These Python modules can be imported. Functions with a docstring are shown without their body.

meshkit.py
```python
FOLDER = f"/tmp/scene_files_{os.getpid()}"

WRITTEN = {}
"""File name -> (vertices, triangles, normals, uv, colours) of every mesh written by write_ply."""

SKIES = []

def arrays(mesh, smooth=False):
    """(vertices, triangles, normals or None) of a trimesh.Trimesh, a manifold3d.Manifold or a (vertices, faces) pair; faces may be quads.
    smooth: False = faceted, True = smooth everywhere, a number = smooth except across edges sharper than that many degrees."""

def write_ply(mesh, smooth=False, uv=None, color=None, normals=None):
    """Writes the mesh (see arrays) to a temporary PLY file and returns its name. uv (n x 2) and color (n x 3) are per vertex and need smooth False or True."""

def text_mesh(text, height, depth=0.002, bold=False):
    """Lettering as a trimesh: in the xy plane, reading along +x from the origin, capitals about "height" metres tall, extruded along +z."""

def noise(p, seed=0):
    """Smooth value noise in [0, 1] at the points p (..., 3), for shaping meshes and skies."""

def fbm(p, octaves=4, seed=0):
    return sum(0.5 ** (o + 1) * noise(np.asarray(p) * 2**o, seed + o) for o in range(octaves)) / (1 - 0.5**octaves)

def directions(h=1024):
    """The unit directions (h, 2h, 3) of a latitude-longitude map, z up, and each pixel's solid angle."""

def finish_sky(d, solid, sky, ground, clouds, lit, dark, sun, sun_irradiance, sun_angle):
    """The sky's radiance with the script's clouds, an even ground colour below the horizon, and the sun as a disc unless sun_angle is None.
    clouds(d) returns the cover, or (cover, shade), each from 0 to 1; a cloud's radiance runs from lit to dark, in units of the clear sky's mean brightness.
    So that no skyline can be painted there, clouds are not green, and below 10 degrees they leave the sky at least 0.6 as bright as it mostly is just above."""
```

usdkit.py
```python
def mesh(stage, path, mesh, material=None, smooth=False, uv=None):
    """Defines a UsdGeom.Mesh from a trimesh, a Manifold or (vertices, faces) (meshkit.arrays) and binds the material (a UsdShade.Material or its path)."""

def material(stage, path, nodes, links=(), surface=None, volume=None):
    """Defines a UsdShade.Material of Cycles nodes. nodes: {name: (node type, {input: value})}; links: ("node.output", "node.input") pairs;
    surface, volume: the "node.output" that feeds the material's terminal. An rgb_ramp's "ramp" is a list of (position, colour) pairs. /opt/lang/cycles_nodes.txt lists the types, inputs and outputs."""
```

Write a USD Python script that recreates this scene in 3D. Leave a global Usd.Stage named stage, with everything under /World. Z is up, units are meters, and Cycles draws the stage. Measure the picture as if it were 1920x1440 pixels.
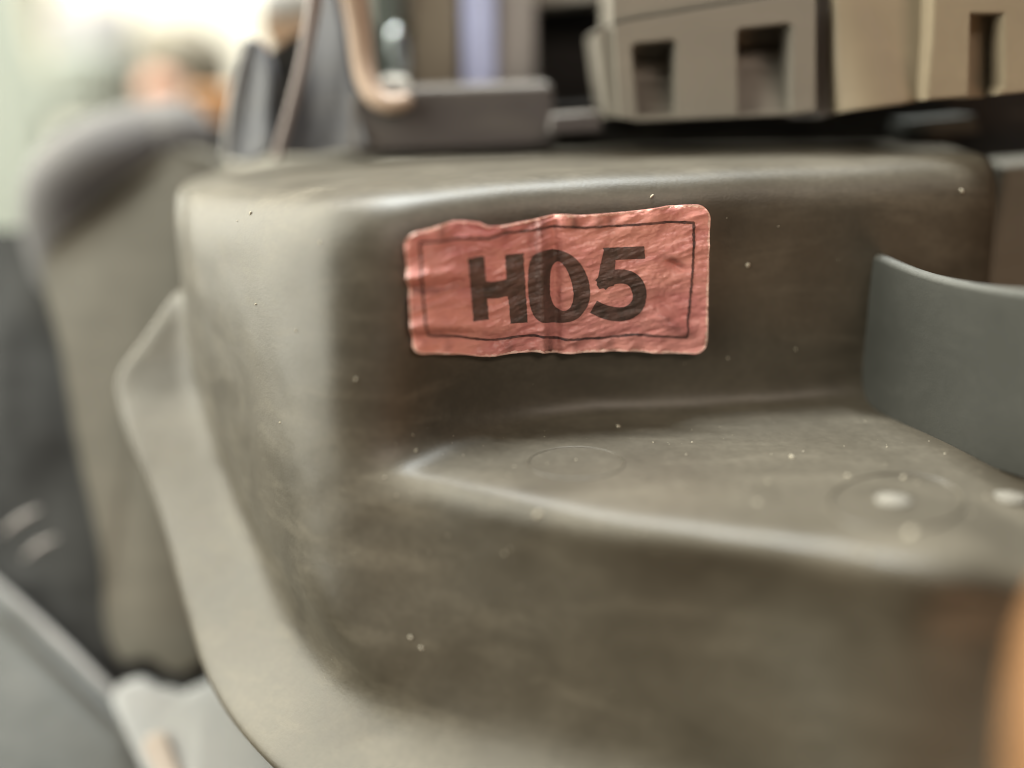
import math, random
import numpy as np, trimesh
from scipy.interpolate import PchipInterpolator, CubicSpline, LinearNDInterpolator
from shapely.geometry import Polygon, box as sbox, LineString, Point
from shapely.ops import unary_union
from shapely import affinity
import usdkit, meshkit
from pxr import Usd, UsdGeom, UsdLux, UsdShade, Gf, Sdf

random.seed(5)
rng = np.random.default_rng(5)
stage = Usd.Stage.CreateInMemory()
UsdGeom.SetStageUpAxis(stage, UsdGeom.Tokens.z)
UsdGeom.SetStageMetersPerUnit(stage, 1.0)
UsdGeom.Xform.Define(stage, '/World')
UsdGeom.Scope.Define(stage, '/World/Looks')

# ------------------------------------------------------------------ camera
CAM = np.array([0.0, 0.0, 0.100])
PITCH = math.radians(18.0)
F = 1700.0                                            # focal length in units of 1/1920 of the picture width
FWD = np.array([0, math.cos(PITCH), -math.sin(PITCH)])
RIGHT = np.array([1.0, 0, 0])
UP = np.array([0, math.sin(PITCH), math.cos(PITCH)])
cam = UsdGeom.Camera.Define(stage, '/World/camera')
cam.CreateFocalLengthAttr(6.0)
cam.CreateHorizontalApertureAttr(6.0 * 1920 / F)
cam.CreateVerticalApertureAttr(6.0 * 1440 / F)
cam.CreateFStopAttr(0.56)
cam.CreateFocusDistanceAttr(0.1190)
cam.CreateClippingRangeAttr(Gf.Vec2f(0.004, 50))
cam.CreateExposureAttr(0.0)
cam.AddTransformOp().Set(Gf.Matrix4d(*RIGHT, 0, *UP, 0, *(-FWD), 0, *CAM, 1))


def aim(prim, pos, target):
    pos, target = np.array(pos, float), np.array(target, float)
    z = pos - target; z /= np.linalg.norm(z)
    x = np.cross([0, 0, 1.0], z)
    x = x / np.linalg.norm(x) if np.linalg.norm(x) > 1e-6 else np.array([1.0, 0, 0])
    y = np.cross(z, x)
    prim.AddTransformOp().Set(Gf.Matrix4d(*x, 0, *y, 0, *z, 0, *pos, 1))


def rect(name, pos, target, w, h, color, intensity):
    l = UsdLux.RectLight.Define(stage, '/World/' + name)
    l.CreateWidthAttr(w); l.CreateHeightAttr(h)
    l.CreateColorAttr(Gf.Vec3f(*color)); l.CreateIntensityAttr(intensity)
    aim(l, pos, target)
    return l


# ------------------------------------------------------------------ lamps (no sky, no sun: daylight from a window at the left, a lamp above, a warm lamp at the right; unseen fills added for front and backdrop)
MID = (0.0, 0.12, 0.06)
rect('window_light', (-0.80, 0.11, 0.44), (0.0, 0.12, 0.04), 1.2, 1.1, (1.0, 0.985, 0.84), 8.2)
rect('ceiling_lamp', (0.04, 0.30, 1.0), MID, 0.36, 0.055, (0.95, 1.0, 0.98), 265.0)
rect('front_fill', (0.42, -0.75, 0.75), MID, 0.45, 0.3, (1.0, 0.83, 0.69), 12.0)  # unseen fill added to lift the shaded front face and sticker
rect('warm_lamp', (0.36, -0.35, -0.20), (0.04, 0.08, 0.04), 0.2, 0.2, (1.0, 0.58, 0.32), 7.0)
rect('backdrop_fill', (-0.25, 0.35, 0.75), (-0.2, 0.62, 0.12), 0.3, 0.3, (1.0, 0.97, 0.88), 13.5)  # unseen fill added to brighten the backdrop


# ------------------------------------------------------------------ helpers
def ray(px, py):
    return FWD + RIGHT * (px - 960) / F + UP * (720 - py) / F


def at(px, py, y):
    """The point of the world at depth y (metres in front of the lens) seen at a place of the photograph."""
    r = ray(px, py)
    return CAM + r * (y / r[1])


def at_z(px, py, z):
    r = ray(px, py)
    return CAM + r * ((z - CAM[2]) / r[2])


def to_px(p):
    d = np.asarray(p) - CAM
    k = d @ FWD
    return np.stack([960 + F * (d @ RIGHT) / k, 720 - F * (d @ UP) / k], -1)


used = {}


def path_for(name, parent):
    base = (parent.GetPath().pathString if parent is not None else '/World') + '/' + name
    n = used.get(base, 0); used[base] = n + 1
    return base if n == 0 else f'{base}_{n:03d}'


def tag(o, label=None, cat=None, group=None, kind=None):
    for k, v in (('label', label), ('category', cat), ('group', group), ('kind', kind)):
        if v:
            o.SetCustomDataByKey(k, v)
    return o


def thing(name, label, cat, group=None, kind=None):
    return tag(UsdGeom.Xform.Define(stage, path_for(name, None)).GetPrim(), label, cat, group, kind)


def obj(name, mesh, mat, parent=None, smooth=35):
    return usdkit.mesh(stage, path_for(name, parent), mesh, mat, smooth=smooth).GetPrim()


def grid_mesh(g, flip=False):
    """g: (rows, columns, 3)."""
    n, m = g.shape[:2]
    idx = np.arange(n * m).reshape(n, m)
    q = np.stack([idx[:-1, :-1], idx[1:, :-1], idx[1:, 1:], idx[:-1, 1:]], -1).reshape(-1, 4)
    if flip:
        q = q[:, ::-1]
    f = np.vstack([q[:, [0, 1, 2]], q[:, [0, 2, 3]]])
    return trimesh.Trimesh(g.reshape(-1, 3), f, process=False)


def tube(pts, radii, n=20, samples=40, flat=1.0):
    """A rounded bar along a smooth curve through pts (world)."""
    pts = np.array(pts, float)
    s = np.r_[0, np.cumsum(np.linalg.norm(np.diff(pts, axis=0), axis=1))]
    cs = CubicSpline(s, pts) if len(pts) > 2 else (lambda t: pts[0] + (pts[1] - pts[0]) * (np.asarray(t) / s[-1])[:, None])
    t = np.linspace(0, s[-1], samples)
    c = cs(t)
    r = np.interp(t, s, np.broadcast_to(radii, len(pts)))
    d = np.gradient(c, axis=0); d /= np.linalg.norm(d, axis=1, keepdims=True)
    a = np.cross(d, [0, 1, 0.01]); a /= np.linalg.norm(a, axis=1, keepdims=True)
    b = np.cross(d, a)
    # rounded ends
    cap = 5
    al = np.linspace(0, np.pi / 2, cap + 1)[1:]
    rows = []
    for w in al[::-1]:
        rows.append((c[0] - d[0] * r[0] * math.sin(w), a[0], b[0], max(r[0] * math.cos(w), 1e-6)))
    for i in range(samples):
        rows.append((c[i], a[i], b[i], r[i]))
    for w in al:
        rows.append((c[-1] + d[-1] * r[-1] * math.sin(w), a[-1], b[-1], max(r[-1] * math.cos(w), 1e-6)))
    th = np.linspace(0, 2 * np.pi, n + 1)
    g = np.array([[p + rr * (math.cos(x) * aa + flat * math.sin(x) * bb) for x in th] for p, aa, bb, rr in rows])
    return grid_mesh(g)


def plate(poly, yfun, thick, bevel=0.0, lean=0.0):
    """A moulded plate: an outline at depth yfun, thick metres deep, its front edge rounded by bevel (in units of the outline)."""
    if callable(yfun) is False:
        y0 = yfun
        yfun = lambda x, y: y0
    geoms = getattr(poly, 'geoms', [poly])
    out = []
    scale = 0.121 / F
    layers = [(poly, 0.0)] if bevel <= 0 else [(poly.buffer(-bevel * (1 - math.sin(a))), bevel * scale * (1 - math.cos(a))) for a in (0.15, 0.55, 0.95, 1.5708)]
    for k, (pg, d0) in enumerate(layers):
        for g in getattr(pg, 'geoms', [pg]):
            if g.is_empty or g.area < 4:
                continue
            g = g.segmentize(25)
            m = trimesh.creation.extrude_polygon(g, 1.0, engine='earcut')
            v = m.vertices.copy()
            pts = np.array([at(x, y, yfun(x, y)) for x, y in v[:, :2]])
            dep = np.where(v[:, 2] > 0.5, thick, d0)
            pts[:, 1] += dep
            pts[:, 2] += lean * dep
            out.append(trimesh.Trimesh(pts, m.faces, process=False))
    return trimesh.util.concatenate(out)


def solid(px_pts, y0, y1, r=0.0015, grow=1.0):
    """A rounded convex block: the hull of small balls at the corners of an outline at depth y0 and again at y1."""
    import manifold3d as m3
    b = m3.Manifold.sphere(r, 20)
    pts = [at(x, y, y0) + [0, r, 0] for x, y in px_pts]
    pts += [np.array(p) + [0, y1 - y0 - 2 * r, 0] for p in pts]
    c = np.mean(pts, axis=0)
    bs = [b.translate(tuple(p)) for p in pts]
    return m3.Manifold.batch_hull(bs)


def spoly(pts, samples=80):
    """A closed smooth outline."""
    p = np.array(pts + [pts[0]], float)
    s = np.r_[0, np.cumsum(np.linalg.norm(np.diff(p, axis=0), axis=1))]
    return Polygon(CubicSpline(s, p, bc_type='periodic')(np.linspace(0, s[-1], samples)[:-1]))


# ------------------------------------------------------------------ materials
def plastic(name, base, dust=(0.30, 0.27, 0.22), amount=0.35, rough=0.42, scale=1.0, bump=0.25, up=0.3, spec=0.5, smear=0.2):
    """Moulded plastic with a film of dust, thicker where the surface looks up, and fine grain."""
    nodes = {
        'tc': ('texture_coordinate', {}),
        'n1': ('noise_texture', {'scale': 55.0 * scale, 'detail': 5.0, 'roughness': 0.6, 'distortion': 0.4}),
        'r1': ('rgb_ramp', {'ramp': [(0.30, (0, 0, 0)), (0.72, (1, 1, 1))]}),
        'n2': ('noise_texture', {'scale': 900.0 * scale, 'detail': 4.0, 'roughness': 0.7}),
        'r2': ('rgb_ramp', {'ramp': [(0.30, (0.55, 0.55, 0.55)), (0.75, (1, 1, 1))]}),
        'n3': ('noise_texture', {'scale': 2600.0, 'detail': 3.0, 'roughness': 0.7}),
        'mp': ('mapping', {'scale': (35.0, 140.0, 260.0), 'rotation': (0.2, 0.5, 0.3)}),
        'n4': ('noise_texture', {'scale': 1.0, 'detail': 4.0, 'roughness': 0.6, 'distortion': 0.5}),
        'r4': ('rgb_ramp', {'ramp': [(0.50, (0, 0, 0)), (0.78, (smear, smear, smear))]}),
        'd0': ('math', {'math_type': 'add'}),
        'g': ('geometry', {}),
        'sx': ('separate_xyz', {}),
        'upm': ('math', {'math_type': 'multiply', 'use_clamp': True, 'value2': up}),
        'd1': ('math', {'math_type': 'multiply', 'value2': amount}),
        'd2': ('math', {'math_type': 'add', 'use_clamp': True}),
        'd3': ('math', {'math_type': 'multiply', 'use_clamp': True}),
        'mx': ('mix', {'mix_type': 'mix', 'color1': base, 'color2': dust}),
        'ro': ('math', {'math_type': 'multiply_add', 'value2': 0.35, 'value3': rough, 'use_clamp': True}),
        'bp': ('bump', {'strength': bump, 'distance': 0.00012}),
        'p': ('principled_bsdf', {'specular_ior_level': spec}),
    }
    links = [('tc.object', 'n1.vector'), ('tc.object', 'n2.vector'), ('tc.object', 'n3.vector'), ('n1.fac', 'r1.fac'), ('n2.fac', 'r2.fac'),
             ('g.normal', 'sx.vector'), ('sx.z', 'upm.value1'), ('tc.object', 'mp.vector'), ('mp.vector', 'n4.vector'), ('n4.fac', 'r4.fac'), ('r1.color', 'd1.value1'), ('d1.value', 'd0.value1'), ('r4.color', 'd0.value2'), ('d0.value', 'd2.value1'), ('upm.value', 'd2.value2'),
             ('d2.value', 'd3.value1'), ('r2.color', 'd3.value2'), ('d3.value', 'mx.fac'), ('mx.color', 'p.base_color'),
             ('d3.value', 'ro.value1'), ('ro.value', 'p.roughness'), ('n3.fac', 'bp.height'), ('bp.normal', 'p.normal')]
    return usdkit.material(stage, '/World/Looks/' + name, nodes, links, surface='p.BSDF')


def plain(name, base, rough=0.5, metallic=0.0, var=0.25, scale=120.0, spec=0.5, bump=0.1):
    c2 = tuple(max(0.0, x * (1 - var)) for x in base)
    nodes = {'tc': ('texture_coordinate', {}),
             'n': ('noise_texture', {'scale': scale, 'detail': 5.0, 'roughness': 0.65}),
             'mx': ('mix', {'color1': c2, 'color2': base}),
             'bp': ('bump', {'strength': bump, 'distance': 0.0001}),
             'p': ('principled_bsdf', {'roughness': rough, 'metallic': metallic, 'specular_ior_level': spec})}
    return usdkit.material(stage, '/World/Looks/' + name, nodes, [('tc.object', 'n.vector'), ('n.fac', 'mx.fac'), ('mx.color', 'p.base_color'), ('n.fac', 'bp.height'), ('bp.normal', 'p.normal')], surface='p.BSDF')


M_HOUSE = plastic('housing_plastic', (0.046, 0.039, 0.028), dust=(0.28, 0.245, 0.185), amount=0.24, rough=0.39, up=0.10)
M_RIB = plastic('rib_plastic', (0.036, 0.037, 0.033), dust=(0.24, 0.235, 0.21), amount=0.12, rough=0.5, up=0.3, smear=0.05)
M_BRACKET = plastic('bracket_plastic', (0.105, 0.10, 0.08), amount=0.25, rough=0.5)
M_HOSE = plastic('hose_rubber', (0.155, 0.152, 0.158), amount=0.05, rough=0.75, spec=0.2)
M_CONN = plastic('connector_plastic', (0.19, 0.172, 0.148), dust=(0.26, 0.23, 0.19), amount=0.3, rough=0.42, up=0.2)
M_CONNB = plastic('connector_beige', (0.235, 0.193, 0.138), dust=(0.38, 0.30, 0.2), amount=0.3, rough=0.42, up=0.2)
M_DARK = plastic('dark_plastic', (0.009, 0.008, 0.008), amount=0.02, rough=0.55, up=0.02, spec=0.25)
M_BLOCK = plastic('block_plastic', (0.070, 0.060, 0.062), amount=0.15, rough=0.45, up=0.4)
M_FIN = plastic('fin_plastic', (0.12, 0.125, 0.145), amount=0.1, rough=0.6, spec=0.3, up=0.2)
M_TRAY = plastic('tray_plastic', (0.013, 0.0135, 0.0135), dust=(0.15, 0.15, 0.15), amount=0.05, rough=0.5, up=0.02, spec=0.3)
M_COPPER = plain('copper_skin', (0.52, 0.38, 0.29), rough=0.45, metallic=0.1, var=0.3)
M_TAN = plain('tan_paint', (0.55, 0.36, 0.24), rough=0.5)
M_PALE = plain('pale_paint', (0.62, 0.60, 0.54), rough=0.6)
M_WALL = plain('wall_paint', (0.80, 0.77, 0.68), rough=0.8, var=0.15, scale=14)
M_WHITE = plain('white_glare_tone', (0.85, 0.85, 0.85), rough=0.3)
M_BLUE = plain('blue_plastic', (0.55, 0.60, 0.90), rough=0.4)
M_GREY = plain('grey_paint', (0.36, 0.33, 0.32), rough=0.5)
M_METAL = plain('shiny_metal', (0.72, 0.80, 0.84), rough=0.18, metallic=1.0)
M_OLIVE = plain('olive_paint', (0.27, 0.24, 0.18), rough=0.6)
M_GREYGREEN = plain('grey_green_paint', (0.42, 0.46, 0.41), rough=0.6)
M_PEACH = plain('peach_plastic', (0.75, 0.42, 0.30), rough=0.45)
M_ORANGE = plain('orange_plastic', (0.50, 0.25, 0.10), rough=0.45)
M_SPECK = plain('dust_grain', (0.42, 0.38, 0.30), rough=0.9)
M_PIP = plain('bright_pip', (0.24, 0.225, 0.195), rough=0.8, spec=0.2)

# ------------------------------------------------------------------ the housing
# each column of the moulding: top edge B, foot of the upper face C, outer edge of the ledge D, foot of the skirt E  (place in the photograph, depth)
COLS = [
    ((322, 349, .1420), (336, 460, .1410), (338, 510, .1405), (341, 540, .1400), (322, 546, .1415)),
    ((332, 352, .1375), (348, 520, .1365), (353, 570, .1360), (362, 635, .1350), (262, 632, .1415)),
    ((345, 356, .1320), (366, 600, .1310), (375, 660, .1300), (390, 740, .1285), (204, 718, .1415)),
    ((368, 358, .1290), (388, 640, .1280), (396, 705, .1270), (412, 790, .1255), (224, 800, .1375)),
    ((420, 360, .1230), (440, 740, .1215), (448, 830, .1200), (470, 950, .1165), (285, 950, .1300)),
    ((540, 363, .1142), (560, 805, .1130), (572, 890, .1090), (620, 1180, .0980), (390, 1300, .1090)),
    ((625, 361, .1100), (640, 815, .1105), (660, 888, .1060), (715, 1262, .0950), (500, 1450, .0960)),
    ((700, 357, .1092), (712, 818, .1110), (750, 893, .1030), (840, 1315, .0925), (640, 1560, .0870)),
    ((800, 350, .1115), (810, 808, .1135), (850, 917, .0970), (1000, 1370, .0890), (900, 1620, .0790)),
    ((1000, 336, .1160), (1000, 790, .1175), (1060, 957, .0915), (1230, 1435, .0840), (1150, 1660, .0745)),
    ((1300, 318, .1210), (1300, 774, .1215), (1350, 1006, .0840), (1500, 1500, .0780), (1450, 1720, .0700)),
    ((1560, 306, .1250), (1580, 757, .1250), (1600, 1046, .0790), (1660, 1560, .0725), (1640, 1750, .0660)),
    ((1740, 298, .1272), (1730, 750, .1272), (1790, 1078, .0762), (1780, 1600, .0716), (1770, 1780, .0655)),
    ((1830, 294, .1288), (1806, 746, .1288), (1940, 1090, .0785), (1960, 1600, .0705), (1950, 1780, .0645)),
    ((1878, 290, .1330), (1842, 742, .1330), (2500, 1070, .0900), (2250, 1590, .0720), (2250, 1760, .0660)),
]


def fillet(ctrl, tang, seg=9, arc=12):
    """A polyline rounded at its inner corners, always with the same number of points."""
    ctrl = [np.array(c) for c in ctrl]
    out = []
    prev = ctrl[0]
    for k in range(1, len(ctrl)):
        a, b = ctrl[k - 1], ctrl[k]
        if k < len(ctrl) - 1:
            L = np.linalg.norm(b - a); L2 = np.linalg.norm(ctrl[k + 1] - b)
            t = min(tang[k], 0.48 * L, 0.48 * L2)
            e = b + (a - b) / L * t
            e2 = b + (ctrl[k + 1] - b) / L2 * t
        else:
            e, e2 = b, None
        for u in np.linspace(0, 1, seg, endpoint=False):
            out.append(prev + (e - prev) * u)
        if e2 is not None:
            for u in np.linspace(0, 1, arc, endpoint=False):
                out.append((1 - u) ** 2 * e + 2 * u * (1 - u) * b + u * u * e2)
            prev = e2
        else:
            out.append(b)
    return np.array(out)


def smooth01(x, lo, hi):
    t = min(max((x - lo) / (hi - lo), 0), 1)
    return t * t * (3 - 2 * t)


def profile(col, push=(0, 0, 0, 0, 0), shift=0.0):
    B, C, D, E, O = (at(*p) + [shift, q, 0] for p, q in zip(col, push))
    plain_ = 1 - smooth01(col[0][0], 560, 920)                   # no ledge at the left end: one even slope from top to foot
    if plain_ > 0:
        along = lambda p: B + (E - B) * np.clip((B[2] - p[2]) / (B[2] - E[2]), 0, 1)
        C = C * (1 - plain_) + along(C) * plain_
        D = D * (1 - plain_) + along(D) * plain_
    A = B + [0, 0.075, 0.0005]
    A0 = A + [0, 0.002, -0.06]
    under = smooth01(col[2][0], 900, 1400)                       # the ledge's lip overhangs a little at the right
    D2 = D * 0.78 + E * 0.22 + np.array([0, 0.0030, -0.0005]) * under
    w = np.linalg.norm(O - E)
    Mi = E * 0.68 + O * 0.32 + np.array([0.10, 0.16, -0.05]) * w * (1 - smooth01(col[0][0], 500, 800))
    O2 = O + np.array([0.0012, 0.005, -0.003])
    left = 1 - smooth01(col[0][0], 560, 900)
    return fillet([A0, A, B, C, D, D2, E, Mi, O, O2], [0, .003, .0060 + .002 * left, .0040 + .004 * left, .0125, .004, .0045 + .005 * left, .006 + .005 * left, .0016, 0])


profs = [profile(COLS[0], (.07,) * 5, 0.012), profile(COLS[0], (.006,) * 5, 0.0004)] + [profile(c) for c in COLS] + [profile(COLS[-1], (.08, .08, .05, .05, .05), 0.004)]
P_ = np.array(profs)
gap = np.linalg.norm(np.diff(P_, axis=0), axis=2).max(1)
gap[0] = gap[-1] = 0.02
xs = np.r_[0, np.cumsum(np.maximum(gap, 0.002))]
NS = 300
tt = np.linspace(0, xs[-1], NS)
shell_grid = PchipInterpolator(xs, P_, axis=0)(tt).transpose(1, 0, 2)
from scipy.ndimage import gaussian_filter1d
shell_grid = gaussian_filter1d(gaussian_filter1d(shell_grid, 2.5, axis=1, mode='nearest'), 1.2, axis=0, mode='nearest')
k0 = next(i for i, c in enumerate(COLS) if c[0][0] >= 600) + 2
wb = np.exp(-((tt - 0.5 * (xs[k0] + xs[k0 + 2])) / (0.75 * (xs[k0 + 2] - xs[k0]))) ** 2)[None, :, None]   # the ledge's left end melts into the flank
shell_grid = shell_grid * (1 - wb) + gaussian_filter1d(shell_grid, 9, axis=1, mode='nearest') * wb
for j in range(NS):                                              # even out the rows, so that none bunch up
    c = shell_grid[:, j]
    L = np.r_[0, np.cumsum(np.linalg.norm(np.diff(c, axis=0), axis=1))]
    w = 0.75 * L / L[-1] + 0.25 * np.linspace(0, 1, len(c))
    q = np.interp(np.linspace(0, 1, len(c)), w, L)
    shell_grid[:, j] = np.stack([np.interp(q, L, c[:, k]) for k in range(3)], -1)
shell_grid = gaussian_filter1d(gaussian_filter1d(shell_grid, 1.5, axis=1, mode='nearest'), 1.5, axis=0, mode='nearest')
front = (tt >= xs[2]) & (tt <= xs[-2])
shell = grid_mesh(shell_grid)
v = shell.vertices                                               # a moulding is never perfectly flat
n = meshkit.fbm(v * 90, 3, 3)[:, None] - 0.5
v = v + n * np.array([0, 0.0008, 0.0006])
shell = trimesh.Trimesh(v, shell.faces, process=False)
shell_grid = v.reshape(shell_grid.shape)

housing = thing('plastic_housing', 'large dusty dark plastic moulding with a wide ledge, carrying the pink sticker', 'plastic housing')
obj('shell', shell, M_HOUSE, housing, smooth=True)

# the pillar at the right end of the upper face
obj('end_pillar', solid([(1892, 318), (1852, 560), (2100, 620), (2100, 300)], 0.150, 0.175, 0.0012), M_BRACKET, housing)

# the thin curved rib standing on the ledge
bot = [(1618, 770), (1660, 790), (1720, 817), (1810, 853), (1920, 890), (2040, 930)]
top = [(1646, 487), (1690, 505), (1750, 526), (1835, 545), (1920, 556), (2030, 566)]
zb = 0.055
pb = np.array([at_z(*p, zb) for p in bot])
pt = np.array([at(px, py, pb[i][1] + 0.0005) for i, (px, py) in enumerate(top)])
k = np.linspace(0, len(bot) - 1, 70)
cb, ct = CubicSpline(np.arange(len(bot)), pb)(k), CubicSpline(np.arange(len(bot)), pt)(k)
d = np.gradient(ct, axis=0); d[:, 2] = 0; d /= np.linalg.norm(d, axis=1, keepdims=True)
nrm = np.cross(d, [0, 0, 1.0]); nrm = np.where((nrm[:, 1:2] > 0), -nrm, nrm)     # towards the lens
T = 0.0009
ring = []
for f_ in np.linspace(0, 1, 14)[:-1]:
    ring.append(cb * (1 - f_) + ct * f_ + nrm * T)
for a in np.linspace(0, math.pi, 9):
    ring.append(ct + nrm * T * math.cos(a) + np.array([0, 0, T * math.sin(a)]))
for f_ in np.linspace(1, 0, 14)[1:]:
    ring.append(cb * (1 - f_) + ct * f_ - nrm * T)
R = np.array(ring)
endcap = R[:, 0]
rib = grid_mesh(R, flip=True)
cen = endcap.mean(0)
capv = np.vstack([endcap, cen[None]])
capm = trimesh.Trimesh(capv, [[i, i + 1, len(endcap)] for i in range(len(endcap) - 1)], process=False)
obj('curved_rib', trimesh.util.concatenate([rib, capm]), M_RIB, housing, smooth=40)

# moulding marks on the ledge
sel = shell_grid[60:, front].reshape(-1, 3)
surf_y = LinearNDInterpolator(to_px(sel), sel[:, 1])


def on_shell(px, py, lift=0.0002):
    y = float(surf_y(px, py))
    p = at(px, py, y)
    r = ray(px, py)
    return p - r / np.linalg.norm(r) * lift


def ring_mark(cx, cy, rx, ry, w, part):
    pts = []
    for a in np.linspace(0, 2 * np.pi, 49):
        pts.append(on_shell(cx + rx * math.cos(a), cy + ry * math.sin(a), 0.0))
    pts = np.array(pts)
    c = pts.mean(0)
    g = []
    for b in np.linspace(0, np.pi, 7):
        out = (pts - c); out[:, 2] = 0; out /= np.linalg.norm(out, axis=1, keepdims=True)
        g.append(pts + out * w * math.cos(b) + np.array([0, 0, w * 0.8 * math.sin(b)]))
    return obj(part, grid_mesh(np.array(g)), M_HOUSE, housing, smooth=True)


tag(ring_mark(1680, 942, 126, 54, 0.00030, 'moulding_ring'), 'faint round moulding ring on the ledge below the curved rib')
tag(ring_mark(1080, 868, 90, 30, 0.00015, 'moulding_ring'), 'very faint round moulding ring on the ledge below the sticker')
for cx, cy, a, b in ((1672, 940, 0.0019, 0.0011), (1893, 935, 0.0020, 0.0012)):
    m = trimesh.creation.icosphere(3, 1.0)
    v = m.vertices * [a, b * 1.3, 0.0004]
    v[:, :] += meshkit.noise(m.vertices * 2.1, 4)[:, None] * 0.0003
    m = trimesh.Trimesh(v + on_shell(cx, cy, 0), m.faces, process=False)
    obj('pip', m, M_PIP, housing, smooth=True)

# grains of dust lying on the moulding
grains = []
fixed = [(1402, 497, 10), (1803, 358, 11), (1485, 858, 9), (1492, 655, 5), (1365, 672, 5), (600, 455, 5), (470, 400, 6), (1705, 1000, 11), (1620, 1043, 9), (1440, 905, 6), (1160, 800, 9), (780, 845, 6),
         (1693, 896, 7), (1590, 893, 7), (770, 1195, 8), (790, 1215, 6), (1222, 368, 6), (1225, 830, 4), (1080, 862, 4), (1420, 942, 6), (1720, 905, 4), (1820, 962, 5), (480, 570, 4), (555, 620, 4)]
for x, y, r in fixed:
    grains.append((x, y, r * 0.55))
for i in range(260):
    x, y = rng.uniform(720, 1900), rng.uniform(790, 1040)
    if rng.random() < 0.25:
        x, y = rng.uniform(380, 1850), rng.uniform(380, 1350)
    grains.append((x, y, 0.4 + rng.exponential(0.5)))
parts = []
base = trimesh.creation.icosphere(1, 1.0)
for x, y, r in grains:
    if np.isnan(surf_y(x, y)):
        continue
    e = r * 0.121 / F
    sc = np.array([e * rng.uniform(0.8, 1.6), e * rng.uniform(0.7, 1.1), e * rng.uniform(0.5, 0.9)])
    ang = rng.uniform(0, 6.28)
    v = base.vertices * sc
    v = v @ np.array([[math.cos(ang), 0, math.sin(ang)], [0, 1, 0], [-math.sin(ang), 0, math.cos(ang)]])
    parts.append(trimesh.Trimesh(v + on_shell(x, y, 0), base.faces, process=False))
tag(obj('dust_grain', trimesh.util.concatenate(parts), M_SPECK, housing, smooth=True), kind='stuff')

# ------------------------------------------------------------------ the sticker
ST_TOP = PchipInterpolator([0, .1, .17, .24, .28, .42, .5, .58, .66, .80, .88, .96, 1], [440, 426, 414, 416, 424, 411, 402, 403, 400, 392, 385, 384, 388])
ST_BOT = PchipInterpolator([0, .12, .25, .40, .52, .62, .72, .85, 1], [662, 660, 665, 657, 660, 657, 655, 659, 660])


def st_px(u, v):
    l = 760 + 16 * v; r = 1328 - 6 * v
    x = l + (r - l) * u
    t, b = ST_TOP(u), ST_BOT(u)
    return x, t + (b - t) * v


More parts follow.
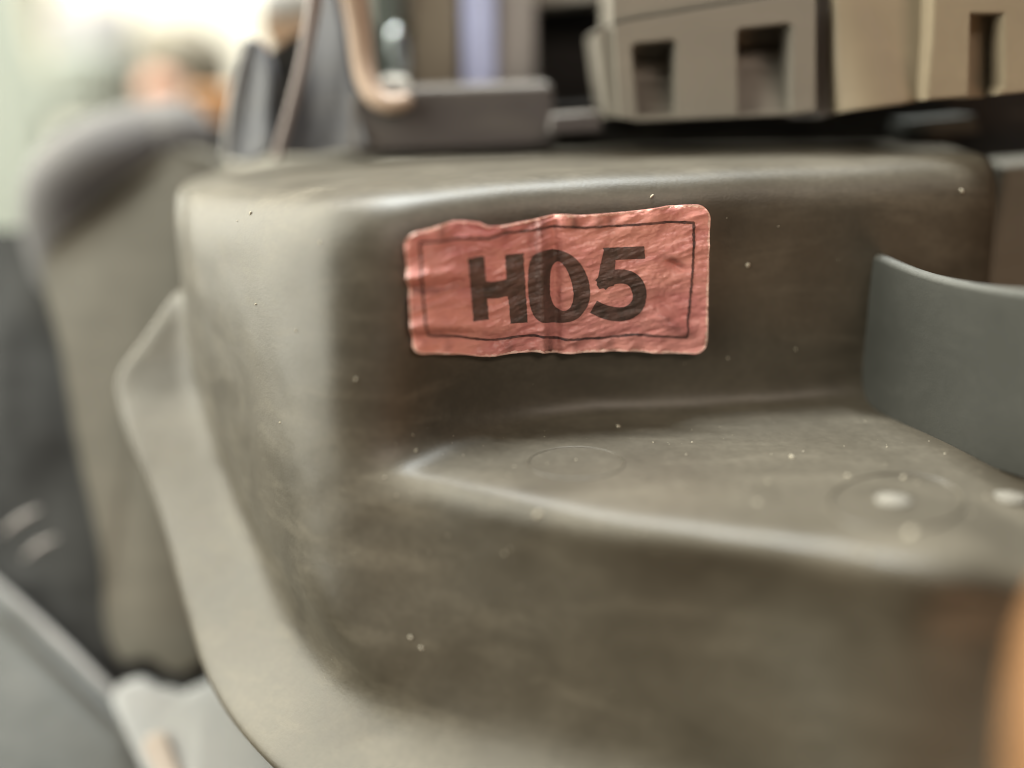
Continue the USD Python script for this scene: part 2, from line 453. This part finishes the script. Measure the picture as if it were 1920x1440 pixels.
def wrinkle(u, v):
    """Height of the crumpled paper above the face, in metres."""
    X, Y = u * 2.1, v
    p = np.stack([X * 3.2, Y * 9.0 + X * 1.2, X * 0], -1)
    h = 0.00016 * (meshkit.fbm(p, 4, 11) - 0.5) * 2
    q = np.stack([X * 7, Y * 26 + X * 7, X * 0 + 3], -1)
    h += 0.00015 * (meshkit.fbm(q, 3, 5) - 0.5) * 2
    q2 = np.stack([X * 20 - Y * 9, Y * 22 + X * 11, X * 0 + 7], -1)
    h += 0.00006 * np.abs(meshkit.fbm(q2, 2, 8) - 0.5) * 2
    # long creases at the left end and the diagonal pucker at the lower right
    left = np.clip(1 - u / 0.30, 0, 1)
    h += 0.00045 * left * np.exp(-((v - 0.36 - .10 * u) / 0.045) ** 2)
    h -= 0.00050 * left * np.exp(-((v - 0.46 - .10 * u) / 0.05) ** 2)
    h += 0.00035 * np.clip(1 - u / 0.40, 0, 1) * np.exp(-((v - 0.77) / 0.05) ** 2)
    h -= 0.00045 * np.clip(1 - u / 0.40, 0, 1) * np.exp(-((v - 0.86) / 0.05) ** 2)
    t = ((u - 0.82) * 0.70 + (v - 0.74) * 0.71 * 0.47)
    n_ = (-(u - 0.82) * 0.72 + (v - 0.74) * 0.69)
    h += 0.00050 * np.exp(-(n_ / 0.035) ** 2) * np.exp(-((u - 0.88) / 0.07) ** 2)
    h -= 0.00030 * np.exp(-((n_ + .07) / 0.035) ** 2) * np.exp(-((u - 0.88) / 0.07) ** 2)
    h -= 0.00035 * np.exp(-((v - 0.36 - 0.9 * (u - .84)) / 0.03) ** 2) * np.exp(-((u - 0.88) / 0.05) ** 2)
    # vertical fold beside the zero
    h += 0.00040 * np.exp(-((u - 0.445) / 0.016) ** 2) - 0.00030 * np.exp(-((u - 0.49) / 0.018) ** 2)
    # small flutings along the top and bottom edges
    e = np.exp(-(v / 0.10) ** 2) + 0.6 * np.exp(-((1 - v) / 0.09) ** 2)
    h += 0.00035 * e * (0.5 + 0.5 * np.sin(u * 44 + 3 * np.sin(u * 9)))
    return 1.9 * h + 0.0013


def st_point(u, v, lift=0.0):
    u, v = np.asarray(u, float), np.asarray(v, float)
    x, y = st_px(u, v)
    dep = surf_y(x, y)
    r = FWD[None] + RIGHT[None] * ((x - 960) / F)[:, None] + UP[None] * ((720 - y) / F)[:, None]
    p = CAM + r * (dep / r[:, 1])[:, None]
    h = wrinkle(u, v) + lift
    return p + np.array([0, -1.0, 0.12]) * h[:, None]


def corner_cut(u, v, r=0.045):
    """Rounds the corners of the unit square (u is about twice as long as v)."""
    k = 2.1
    X, Y = u * k, v
    R_ = r * k
    cx, cy = np.clip(X, R_, k - R_), np.clip(Y, R_, 1 - R_)
    dx, dy = X - cx, Y - cy
    m_ = np.maximum(np.abs(dx), np.abs(dy)); L = np.hypot(dx, dy)
    s_ = np.where(L > 1e-9, m_ / np.maximum(L, 1e-9), 1)
    return (cx + dx * s_) / k, cy + dy * s_


NU, NV = 340, 170
uu, vv = np.meshgrid(np.linspace(0, 1, NU), np.linspace(0, 1, NV))
uc, vc = corner_cut(uu.ravel(), vv.ravel())
sg = st_point(uc, vc).reshape(NV, NU, 3)
sheet = grid_mesh(sg)
# the paper's own thickness: a skirt all round, back to the face
edge = np.concatenate([sg[0], sg[1:, -1], sg[-1, -2::-1], sg[-2:0:-1, 0], sg[0, :1]])
skirt = grid_mesh(np.stack([edge, edge + [0, 0.0004, -0.00002]]), flip=True)


def vnoise_mix(name, base, dark, scale, fac_lo, fac_hi, stretch=(1, 1, 1), rough=0.5):
    nodes = {'tc': ('texture_coordinate', {}), 'mp': ('mapping', {'scale': stretch}),
             'n': ('noise_texture', {'scale': scale, 'detail': 5.0, 'roughness': 0.65, 'distortion': 0.5}),
             'r': ('rgb_ramp', {'ramp': [(fac_lo, (0, 0, 0)), (fac_hi, (1, 1, 1))]}),
             'mx': ('mix', {'color1': dark, 'color2': base}),
             'nb': ('noise_texture', {'scale': 900.0, 'detail': 4.0, 'roughness': 0.7}),
             'bp': ('bump', {'strength': 0.4, 'distance': 0.00015}),
             'p': ('principled_bsdf', {'roughness': rough, 'specular_ior_level': 0.4})}
    return usdkit.material(stage, '/World/Looks/' + name, nodes,
                           [('tc.object', 'mp.vector'), ('mp.vector', 'n.vector'), ('mp.vector', 'nb.vector'), ('n.fac', 'r.fac'), ('r.color', 'mx.fac'), ('mx.color', 'p.base_color'),
                            ('nb.fac', 'bp.height'), ('bp.normal', 'p.normal')], surface='p.BSDF')


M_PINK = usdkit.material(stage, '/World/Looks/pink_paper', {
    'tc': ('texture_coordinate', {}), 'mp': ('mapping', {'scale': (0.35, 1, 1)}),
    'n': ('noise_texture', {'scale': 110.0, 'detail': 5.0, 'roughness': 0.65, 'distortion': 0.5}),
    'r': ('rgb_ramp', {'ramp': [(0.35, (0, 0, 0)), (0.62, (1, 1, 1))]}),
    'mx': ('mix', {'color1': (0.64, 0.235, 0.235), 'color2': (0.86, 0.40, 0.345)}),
    'at': ('attribute', {'attribute': 'stain_shade'}),
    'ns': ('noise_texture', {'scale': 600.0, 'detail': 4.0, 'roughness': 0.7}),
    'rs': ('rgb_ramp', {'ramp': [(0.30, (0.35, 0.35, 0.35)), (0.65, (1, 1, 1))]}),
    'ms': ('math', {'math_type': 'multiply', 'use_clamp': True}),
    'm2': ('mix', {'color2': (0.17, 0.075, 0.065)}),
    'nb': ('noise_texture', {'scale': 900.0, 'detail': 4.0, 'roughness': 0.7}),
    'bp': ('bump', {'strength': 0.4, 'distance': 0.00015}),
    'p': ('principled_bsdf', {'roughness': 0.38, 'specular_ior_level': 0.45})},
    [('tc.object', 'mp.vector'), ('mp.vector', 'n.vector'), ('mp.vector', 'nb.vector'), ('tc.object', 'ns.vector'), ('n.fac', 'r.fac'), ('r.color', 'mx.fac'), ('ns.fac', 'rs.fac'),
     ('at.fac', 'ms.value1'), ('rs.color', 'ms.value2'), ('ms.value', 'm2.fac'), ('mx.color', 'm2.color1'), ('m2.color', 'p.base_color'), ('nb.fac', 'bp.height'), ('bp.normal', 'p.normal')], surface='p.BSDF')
M_INK = vnoise_mix('black_ink', (0.070, 0.048, 0.041), (0.15, 0.085, 0.073), 300.0, 0.38, 0.62, (1, 1, 1), 0.5)
M_THIN = vnoise_mix('thin_ink', (0.075, 0.040, 0.040), (0.16, 0.07, 0.06), 300.0, 0.40, 0.60, (1, 1, 1), 0.5)
sticker = thing('sticker', 'crumpled pink sticker printed H05 on the front of the dark plastic housing', 'sticker')
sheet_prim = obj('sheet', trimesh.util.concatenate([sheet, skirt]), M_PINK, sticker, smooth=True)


def stain_shade(u, v):
    """Grime and rubbed ink in the folds; left and edge shading also put into the colour."""
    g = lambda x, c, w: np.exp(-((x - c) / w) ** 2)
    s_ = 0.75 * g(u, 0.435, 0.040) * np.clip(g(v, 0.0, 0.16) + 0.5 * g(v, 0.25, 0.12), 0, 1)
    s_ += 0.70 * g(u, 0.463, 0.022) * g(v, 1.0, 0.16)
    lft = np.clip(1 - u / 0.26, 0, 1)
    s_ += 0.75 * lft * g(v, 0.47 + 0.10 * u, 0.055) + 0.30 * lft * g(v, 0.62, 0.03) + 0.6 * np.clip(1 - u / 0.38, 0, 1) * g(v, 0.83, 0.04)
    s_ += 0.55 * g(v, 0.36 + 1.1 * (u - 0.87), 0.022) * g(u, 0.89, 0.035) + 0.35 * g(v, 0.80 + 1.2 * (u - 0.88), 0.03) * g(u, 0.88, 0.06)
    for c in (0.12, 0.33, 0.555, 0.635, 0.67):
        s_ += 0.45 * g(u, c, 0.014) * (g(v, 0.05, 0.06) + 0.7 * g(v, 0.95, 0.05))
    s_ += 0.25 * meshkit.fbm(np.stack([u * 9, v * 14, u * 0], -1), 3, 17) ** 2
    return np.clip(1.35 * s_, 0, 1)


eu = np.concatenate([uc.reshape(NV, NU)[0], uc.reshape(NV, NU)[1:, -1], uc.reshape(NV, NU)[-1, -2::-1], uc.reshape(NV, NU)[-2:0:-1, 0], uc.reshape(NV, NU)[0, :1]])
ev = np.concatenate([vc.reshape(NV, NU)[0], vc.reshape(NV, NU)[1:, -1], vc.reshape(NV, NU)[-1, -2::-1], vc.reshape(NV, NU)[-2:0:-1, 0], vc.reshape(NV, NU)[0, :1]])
st_v = np.concatenate([stain_shade(uc, vc), stain_shade(eu, ev), stain_shade(eu, ev)])
pv = UsdGeom.PrimvarsAPI(sheet_prim).CreatePrimvar('stain_shade', Sdf.ValueTypeNames.FloatArray, 'vertex')
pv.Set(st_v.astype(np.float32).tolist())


def ink(name, poly, mat, lift=0.00005):
    """Print on the paper; poly in the unit square, u to the right, v downwards."""
    out = []
    for g in getattr(poly, 'geoms', [poly]):
        x0, y0, x1, y1 = g.bounds
        st = 0.0055
        cells = []
        for i in range(int((x1 - x0) / st) + 1):
            for j in range(int((y1 - y0) / (st * 2)) + 1):
                c = sbox(x0 + i * st, y0 + j * st * 2, x0 + (i + 1) * st, y0 + (j + 1) * st * 2).intersection(g)
                for q in getattr(c, 'geoms', [c]):
                    if q.geom_type == 'Polygon' and q.area > 1e-9:
                        cells.append(q)
        for q in cells:
            vv_, ff = trimesh.creation.triangulate_polygon(q, engine='earcut')
            if len(ff) == 0:
                continue
            vv_ = np.asarray(vv_)
            tri = np.asarray(ff)
            a = vv_[tri]
            ar = np.cross(a[:, 1] - a[:, 0], a[:, 2] - a[:, 0])
            tri = np.where((ar > 0)[:, None], tri, tri[:, ::-1])
            out.append((vv_, tri))
    off, V, Fc = 0, [], []
    for a, b in out:
        V.append(a); Fc.append(b + off); off += len(a)
    V = np.vstack(V); Fc = np.vstack(Fc)
    return obj(name, trimesh.Trimesh(st_point(V[:, 0], V[:, 1], lift), Fc, process=False), mat, sticker, smooth=False)


def U(x): return (x - 768) / 557.0


def Vv(x, y):
    u_ = U(x); t, b = float(ST_TOP(np.clip(u_, 0, 1))), float(ST_BOT(np.clip(u_, 0, 1)))
    return (y - t) / (b - t)


def st_poly(pts):
    return Polygon([(U(x), Vv(x, y)) for x, y in pts])


def rough_edge(poly, amp, seed):
    """Worn print: the outline wanders a little."""
    out = []
    for g in getattr(poly, 'geoms', [poly]):
        def wob(c):
            c = np.array(c.coords)
            n1 = meshkit.fbm(np.c_[c * 60, np.full(len(c), seed)], 3, seed) - 0.5
            n2 = meshkit.fbm(np.c_[c * 60, np.full(len(c), seed + 9.5)], 3, seed + 1) - 0.5
            return c + np.c_[n1, n2 * 2] * amp
        g = g.segmentize(0.006)
        q = Polygon(wob(g.exterior), [wob(h) for h in g.interiors]).buffer(0)
        out.append(q)
    return unary_union(out)


H_ = unary_union([st_poly([(881, 484), (911, 480), (915, 597), (886, 600)]), st_poly([(905, 524), (960, 520), (960, 552), (905, 556)]), st_poly([(949, 477), (983, 474), (987, 602), (955, 604)])])
zero = spoly([(1000, 480), (1040, 467), (1080, 485), (1103, 530), (1098, 575), (1075, 598), (1035, 603), (1007, 598), (991, 560), (991, 512)])
zero_h = spoly([(1045, 489), (1062, 505), (1072, 535), (1072, 565), (1060, 580), (1045, 578), (1033, 560), (1031, 520), (1036, 498)])
zero_ = Polygon([(U(x), Vv(x, y)) for x, y in zero.exterior.coords], [[(U(x), Vv(x, y)) for x, y in zero_h.exterior.coords]])
arc = np.array([(1124, 533), (1138, 522), (1156, 517), (1176, 519), (1191, 531), (1197, 551), (1192, 571), (1176, 584), (1155, 587), (1133, 583), (1111, 573)], float)
arc = CubicSpline(np.arange(len(arc)), arc)(np.linspace(0, len(arc) - 1, 60))
five = unary_union([Polygon([(1130, 464), (1205, 461), (1207, 484), (1131, 487)]), Polygon([(1130, 470), (1153, 474), (1149, 534), (1122, 540), (1117, 532)]), LineString(arc).buffer(13, cap_style=2)])
five_ = Polygon([(U(x), Vv(x, y)) for x, y in five.exterior.coords], [[(U(x), Vv(x, y)) for x, y in r.coords] for r in five.interiors])
ink('letter', rough_edge(H_, 0.005, 3), M_INK)
ink('digit', rough_edge(zero_, 0.003, 7), M_INK)
ink('digit', rough_edge(five_, 0.003, 12), M_INK)
bl = [(795, 454), (850, 449), (900, 447), (950, 436), (1000, 431), (1100, 426), (1200, 420), (1295, 417), (1296, 470), (1293, 540), (1288, 600), (1285, 630), (1190, 624), (1130, 631), (1060, 634), (1000, 626), (930, 634), (880, 632), (800, 628), (797, 600), (794, 540), (796, 490), (795, 456)]
bl = [(U(x), Vv(x, y)) for x, y in bl]
frame = LineString(bl)
frame = affinity.scale(affinity.scale(frame, 2.1, 1, origin=(0, 0)).buffer(0.0085, cap_style=2), 1 / 2.1, 1, origin=(0, 0))
ink('printed_border', rough_edge(frame, 0.006, 21), M_THIN)
outer = Polygon([corner for corner in zip(*corner_cut(*np.array([(a, b) for a, b in ([(t, 0) for t in np.linspace(0, 1, 60)] + [(1, t) for t in np.linspace(0, 1, 30)] + [(t, 1) for t in np.linspace(1, 0, 60)] + [(0, t) for t in np.linspace(1, 0, 30)])]).T))]).buffer(0)
sc_ = affinity.scale(outer, 2.1, 1, origin=(0, 0))
edge_ = affinity.scale(sc_.buffer(-0.001).difference(rough_edge(sc_.buffer(-0.014), 0.02, 41)), 1 / 2.1, 1, origin=(0, 0))
ink('torn_edge', edge_, vnoise_mix('paper_edge', (0.90, 0.66, 0.56), (0.85, 0.46, 0.40), 260.0, 0.38, 0.6, (1, 1, 1), 0.6), lift=0.00002)
# ------------------------------------------------------------------ behind, right: connectors
def yc(x, y): return 0.1455 - (x - 1150) * 0.00001


gap_plate = thing('gap_shade_plate', 'black plate added for the shadowed gap under the beige connectors at upper right', 'gap plate')  # black sheet standing in for the shade under the connectors
obj('plate', plate(Polygon([(1010, 232), (1030, 205), (1300, 190), (1560, 190), (1760, 165), (2100, 140), (2100, 300), (1800, 300), (1300, 300), (1020, 300)]), lambda x, y: yc(x, y) + 0.020, 0.03, bevel=3), M_DARK, gap_plate)

conn = thing('connector_block', 'grey beige connector with two rectangular openings, behind the sticker face at upper right', 'connector')
body = Polygon([(1152, 46), (1180, 38), (1350, 10), (1500, -12), (1532, -14), (1532, 210), (1480, 217), (1420, 219), (1200, 228), (1162, 222)])
win1 = Polygon([(1186, 90), (1192, 82), (1262, 75), (1268, 80), (1268, 214), (1196, 217)])
win2 = Polygon([(1383, 62), (1389, 54), (1478, 44), (1486, 50), (1486, 208), (1386, 214)])
obj('body', plate(body.difference(win1).difference(win2), yc, 0.006, bevel=5), M_CONN, conn)
obj('upper_step', plate(Polygon([(1150, 44), (1150, -120), (1534, -120), (1534, -16), (1350, 8), (1180, 36)]), lambda x, y: yc(x, y) + 0.0015, 0.02, bevel=5), M_CONN, conn)
obj('latch', plate(Polygon([(1180, 120), (1275, 114), (1275, 225), (1190, 228)]), lambda x, y: yc(x, y) + 0.0060 - (y - 120) * 0.00003, 0.0015, bevel=3), M_CONN, conn)
obj('latch', plate(Polygon([(1378, 102), (1492, 92), (1492, 214), (1380, 218)]), lambda x, y: yc(x, y) + 0.0060 - (y - 100) * 0.00003, 0.0015, bevel=3), M_CONN, conn)
obj('recess_back', plate(Polygon([(1172, 60), (1520, 30), (1520, 205), (1175, 215)]), lambda x, y: yc(x, y) + 0.0078, 0.006), M_CONN, conn)
for x0, x1, ys in ((1200, 1262, (150, 172, 194)), (1392, 1480, (128, 150, 172, 194))):
    for yb in ys:
        obj('latch_bar', plate(Polygon([(x0, yb), (x1, yb - 4), (x1, yb + 5), (x0, yb + 9)]), lambda x, y: yc(x, y) + 0.0050 - (y - 110) * 0.00002, 0.003, bevel=2), M_CONN, conn)
tab = plate(Polygon([(1120, 58), (1132, 50), (1150, 58), (1162, 218), (1142, 222), (1130, 140)]), lambda x, y: yc(x, y) + 0.003, 0.02, bevel=5)
obj('side_tab', tab, M_CONN, conn)

c2 = thing('connector_block', 'taller plain beige connector between the two-window connector and the slotted one', 'connector')
obj('body', plate(Polygon([(1566, -120), (1750, -120), (1742, 60), (1730, 188), (1690, 196), (1572, 212), (1566, 100)]), lambda x, y: yc(x, y) - 0.0010 + ((x - 1650) / 90) ** 2 * 0.0022, 0.02, bevel=6), M_CONNB, c2)
obj('corner_post', plate(Polygon([(1538, -120), (1562, -120), (1566, 214), (1540, 222)]), lambda x, y: yc(x, y) + 0.0035, 0.02, bevel=6), M_GREY, c2)

c3 = thing('connector_block', 'beige connector with one narrow slot at the right edge of the picture', 'connector')
b3 = Polygon([(1756, -120), (2150, -120), (2150, 150), (1900, 176), (1738, 188), (1750, 60)])
slot = Polygon([(1822, 26), (1882, 26), (1884, 160), (1868, 182), (1818, 184)])
obj('body', plate(b3.difference(slot), lambda x, y: yc(x, y) - 0.0030, 0.005, bevel=6), M_CONNB, c3)
obj('slot_back', plate(Polygon([(1800, 10), (1900, 10), (1900, 170), (1800, 178)]), lambda x, y: yc(x, y) + 0.0024, 0.003), M_CONN, c3)
obj('slot_ramp', plate(Polygon([(1818, 24), (1858, 24), (1848, 80), (1846, 182), (1812, 184)]), lambda x, y: yc(x, y) + 0.0005, 0.004, bevel=3), M_CONNB, c3)
clip = thing('small_clip', 'small dark clip lying on the black gap plate below the slotted connector', 'clip')
obj('clip_body', plate(Polygon([(1705, 228), (1830, 216), (1838, 250), (1700, 254)]), 0.152, 0.008, bevel=6), M_RIB, clip)

# ------------------------------------------------------------------ behind, middle: recess, low block, pipe
rec = thing('recessed_unit', 'dark recessed unit with a blue stripe between the copper pipe and the connectors', 'recessed unit')
obj('back_plate', plate(Polygon([(660, -150), (1240, -150), (1240, 240), (660, 240)]), 0.200, 0.01), M_DARK, rec)
obj('blue_strip', plate(Polygon([(866, -60), (930, -60), (930, 168), (870, 168)]), 0.182, 0.0178, bevel=6), M_BLUE, rec)
obj('grey_strip', plate(Polygon([(934, -60), (1004, -60), (1004, 165), (934, 166)]), 0.183, 0.0168, bevel=6), M_GREY, rec)
obj('brown_panel', plate(Polygon([(770, -60), (860, -60), (860, 172), (770, 176)]), 0.184, 0.0158, bevel=6), plain('brown_panel_paint', (0.21, 0.175, 0.13)), rec)
top_rail = thing('pale_rail', 'pale grey rail slanting across the top edge above the dark recess', 'rail')
obj('rail', plate(Polygon([(676, 48), (740, 44), (830, 36), (1000, 8), (1165, -8), (1165, -200), (676, -200)]), 0.1885, 0.012, bevel=8), M_PALE, top_rail)

low = thing('low_block', 'low dark purple-grey block lying behind the top edge, left of the connectors', 'block')
obj('block', solid([(668, 190), (760, 178), (1022, 168), (1030, 262), (668, 275)], 0.156, 0.180, 0.0012), M_BLOCK, low)
obj('foot', solid([(1040, 222), (1118, 216), (1124, 240), (1036, 244)], 0.150, 0.156, 0.0006), M_BLOCK, gap_plate)

pipe = thing('copper_pipe', 'thin copper-coloured pipe dropping from the top and hooking right', 'pipe')
obj('pipe', tube([at(652, -120, .157), at(666, 0, .157), at(677, 80, .157), at(688, 150, .156), at(712, 188, .1545), at(758, 190, .1545)], [.0021, .0021, .0020, .0019, .0017, .0014], samples=70), M_COPPER, pipe, smooth=True)
obj('knob', tube([at(728, 160, .160), at(752, 160, .160)], .0016, samples=8), M_PALE, pipe, smooth=True)
met = thing('metal_tube', 'short shiny bluish metal tube standing right of the copper pipe', 'tube')
obj('tube', tube([at(742, 64, .176), at(748, 96, .176), at(752, 128, .176)], [.0013, .0015, .0012], samples=20), M_METAL, met, smooth=True)
gp = thing('dark_green_post', 'dark green-grey post close behind the copper pipe', 'post')
obj('post', plate(Polygon([(694, -100), (746, -100), (746, 150), (702, 150)]), 0.182, 0.006, bevel=6), plain('green_grey_paint', (0.10, 0.12, 0.11)), gp)

# ------------------------------------------------------------------ behind, left: fins on the moulding's top, tan panel, hose, bracket
fin1 = thing('finned_bracket', 'blue-grey bracket with two leaning fins on the housing, left of the copper pipe', 'bracket')
obj('fin', plate(spoly([(462, 70), (492, 95), (508, 150), (504, 220), (492, 292), (420, 292), (430, 220), (444, 140)]), lambda x, y: .164 - (x - 420) * 0.00009, 0.004, bevel=12), M_FIN, fin1)
obj('fin', plate(Polygon([(585, -60), (622, -30), (650, 90), (668, 200), (690, 270), (600, 290), (520, 292), (552, 160)]), lambda x, y: .165 - (x - 520) * 0.00006, 0.005, bevel=5), M_FIN, fin1)
obj('pale_edge', tube([at(466, 78, .1590), at(446, 150, .1602), at(432, 225, .1612), at(424, 290, .1622)], [.0006, .0008, .0008, .0006], samples=24), plain('lit_edge_tone', (0.42, 0.42, 0.43)), fin1, smooth=True)  # pale strip added to paint the light along the left fin edge
obj('pale_edge', tube([at(594, -60, .1545), at(588, 10, .1545), at(560, 150, .1555), at(521, 290, .1565)], [.0013, .0012, .0009, .0008], samples=30), plain('pale_edge_plastic', (0.30, 0.25, 0.24)), fin1, smooth=True)
obj('web', plate(Polygon([(485, 110), (560, 60), (700, 60), (700, 285), (470, 290)]), 0.172, 0.004, bevel=4), M_DARK, fin1)
tan = thing('tan_panel', 'blurred tan brown panel behind the tops of the fins', 'panel')
obj('panel', plate(Polygon([(488, -150), (690, -150), (690, 110), (520, 130), (488, 60)]), 0.215, 0.01, bevel=8), M_TAN, tan)
gl = thing('white_glare_cap', 'small white cap added for the white glare at the top edge above the fins', 'cap')  # white cap put in to imitate a bright glare
obj('cap', tube([at(522, -4, .205), at(566, -8, .205)], .0042, samples=10), M_WHITE, gl, smooth=True)

hose = thing('rubber_hose', 'thick blurred grey rubber elbow hose left of the housing', 'hose')
obj('hose', tube([at(335, 258, .200), at(290, 264, .200), at(205, 292, .195), at(130, 350, .192), at(118, 440, .190), at(150, 560, .190)], [.0078, .0080, .0085, .0085, .0075, .0065], n=28, samples=60), M_HOSE, hose, smooth=True)

brk = thing('long_bracket', 'long grey-olive bracket hanging down left of the housing flange', 'bracket')
outl = Polygon(list(spoly([(330, 283), (240, 330), (130, 420), (84, 470), (100, 620), (130, 780), (162, 930), (190, 1080), (205, 1215), (232, 1246), (275, 1240), (310, 1262), (352, 1264), (382, 1244), (400, 1100), (420, 900), (430, 600), (400, 300)], 200).exterior.coords))
obj('plate', plate(outl, lambda x, y: .172 - (y - 300) * 0.00003 + ((x - (210 + (y - 400) * 0.10)) / 150) ** 2 * 0.002, 0.006, bevel=14), M_BRACKET, brk)

# ------------------------------------------------------------------ lower left: dark tray with a pale ridge
tray = thing('dark_tray', 'dark glossy tray at the lower left with a pale diagonal ridge', 'tray')
g = []
for i, w in enumerate(np.linspace(0, 1, 40)):
    row = []
    for j, q in enumerate(np.linspace(0, 1, 60)):
        x, y = -200 + 760 * q, 430 + 1170 * w
        d0 = .190 - 0.06 * w
        d0 += 0.003 * (meshkit.fbm(np.array([x / 170, y / 220, 0.0]), 3, 2) - 0.5)
        row.append(at(x, y, d0))
    g.append(row)
obj('tray_floor', grid_mesh(np.array(g)), M_TRAY, tray, smooth=True)
obj('ridge', tube([at(-60, 1050, .151), at(20, 1118, .147), at(120, 1210, .1415), at(230, 1320, .135), at(330, 1430, .129), at(420, 1560, .123)], [.0006, .0007, .0008, .0008, .0008, .0008], samples=60), plastic('ridge_plastic', (0.12, 0.12, 0.12), dust=(0.4, 0.38, 0.36), amount=0.4), tray, smooth=True)
for sx, sy, ex, ey in ((5, 1000, 72, 955), (45, 1045, 105, 1008)):
    obj('scuff', tube([at(sx, sy, .150), at((sx + ex) / 2, (sy + ey) / 2 - 3, .150), at(ex, ey, .150)], [.0002, .0006, .0002], samples=14), M_GREY, tray, smooth=True)
obj('tray_lip', plate(Polygon([(-200, 990), (10, 1120), (230, 1345), (330, 1450), (420, 1620), (-200, 1620)]), lambda x, y: .150 - (y - 1120) * 0.00006, 0.0015, bevel=2), plastic('lip_plastic', (0.045, 0.049, 0.048), dust=(0.25, 0.25, 0.24), amount=0.25, rough=0.45, up=0.1, scale=0.6), tray)
slab = thing('pale_slab', 'pale bluish slab under the foot of the long bracket', 'slab')
obj('slab', plate(Polygon([(198, 1292), (225, 1288), (262, 1278), (300, 1296), (340, 1306), (375, 1290), (410, 1264), (480, 1300), (640, 1600), (340, 1700), (270, 1450)]).buffer(-25).buffer(25), lambda x, y: .1345 - (y - 1290) * 0.00007, 0.0015, bevel=2), plastic('slab_plastic', (0.22, 0.23, 0.235), dust=(0.36, 0.35, 0.33), amount=0.4, rough=0.55, scale=0.7), slab)
lump = thing('pink_flake', 'small pale pinkish flake lying on the pale slab at the bottom edge', 'flake')
obj('flake', plate(spoly([(268, 1395), (300, 1380), (322, 1420), (338, 1500), (300, 1510), (285, 1440)]), lambda x, y: .1345 - (y - 1290) * 0.00007 - 0.0012, 0.001, bevel=4), plain('pinkish_plastic', (0.40, 0.34, 0.29), rough=0.7), lump)

# ------------------------------------------------------------------ far background at the upper left
wall = obj('backdrop', plate(Polygon([(-700, -500), (2600, -500), (2600, 900), (-700, 900)]), 0.62, 0.03), M_WALL)
tag(wall, 'pale cream backdrop', 'backdrop', kind='structure')
o = thing('grey_box', 'blurred grey-green box before the cream backdrop, upper left', 'box')
obj('box', solid([(100, 112), (180, 112), (180, 212), (104, 212)], 0.36, 0.40, 0.004), M_GREYGREEN, o)
o = thing('olive_bundle', 'blurred olive-brown bundle before the cream backdrop, left of the fins', 'bundle')
obj('bundle', tube([at(300, 92, .36), at(330, 100, .36), at(375, 118, .36), at(388, 150, .36)], [.010, .013, .013, .010], samples=24), M_OLIVE, o, smooth=True)
o = thing('pale_post', 'blurred grey-green upright post at the left edge of the picture', 'post')
obj('post', solid([(-260, -120), (70, -120), (84, 300), (60, 520), (-260, 520)], 0.42, 0.43, 0.004), M_GREYGREEN, o)
o = thing('peach_bead', 'small blurred peach spot left of the orange bits', 'bead')
obj('bead', tube([at(296, 168, .30), at(312, 172, .30)], .0055, samples=8), M_PEACH, o, smooth=True)
o = thing('orange_bit', 'small blurred orange piece between the grey hose and the left fin', 'piece')
obj('piece', solid([(362, 180), (430, 182), (425, 240), (372, 242)], 0.24, 0.25, 0.002), M_ORANGE, o)
o = thing('dark_plug', 'small dark plug below the orange piece', 'plug')
obj('plug', solid([(362, 245), (410, 245), (405, 300), (365, 300)], 0.225, 0.235, 0.002), M_DARK, o)

# ------------------------------------------------------------------ lower right, close to the lens
o = thing('orange_glow_tube', 'blurred orange-tan tube added for the warm glow at the lower right edge', 'hose')  # added tube whose orange colour imitates a warm glow
obj('hose', tube([at(2022, 2000, .042), at(2022, 1560, .044), at(2045, 1250, .047), at(2120, 1080, .053), at(2320, 1040, .058)], [.0030, .0030, .0031, .0031, .0030], n=28, samples=60), plain('orange_glow_tone', (0.40, 0.195, 0.08), rough=0.6, spec=0.3, var=0.15), o, smooth=True)
o = thing('lavender_panel', 'blurred pale lavender-grey panel hanging before the cream backdrop, far upper left', 'panel')
obj('panel', solid([(98, 30), (205, 24), (212, 108), (104, 112)], 0.40, 0.42, 0.004), plain('lavender_paint', (0.50, 0.48, 0.50)), o)
o = thing('green_grey_panel', 'blurred pale green-grey panel just right of the darker grey-green box, upper left', 'panel')
obj('panel', solid([(170, 112), (218, 112), (220, 215), (172, 215)], 0.42, 0.44, 0.004), plain('pale_green_paint', (0.50, 0.52, 0.48)), o)
o = thing('cream_post', 'thin blurred cream post slanting before the lavender panel, far upper left', 'post')
obj('post', tube([at(58, -60, .38), at(72, 40, .38), at(94, 128, .38)], .0035, samples=16), plain('cream_paint', (0.62, 0.56, 0.44)), o, smooth=True)
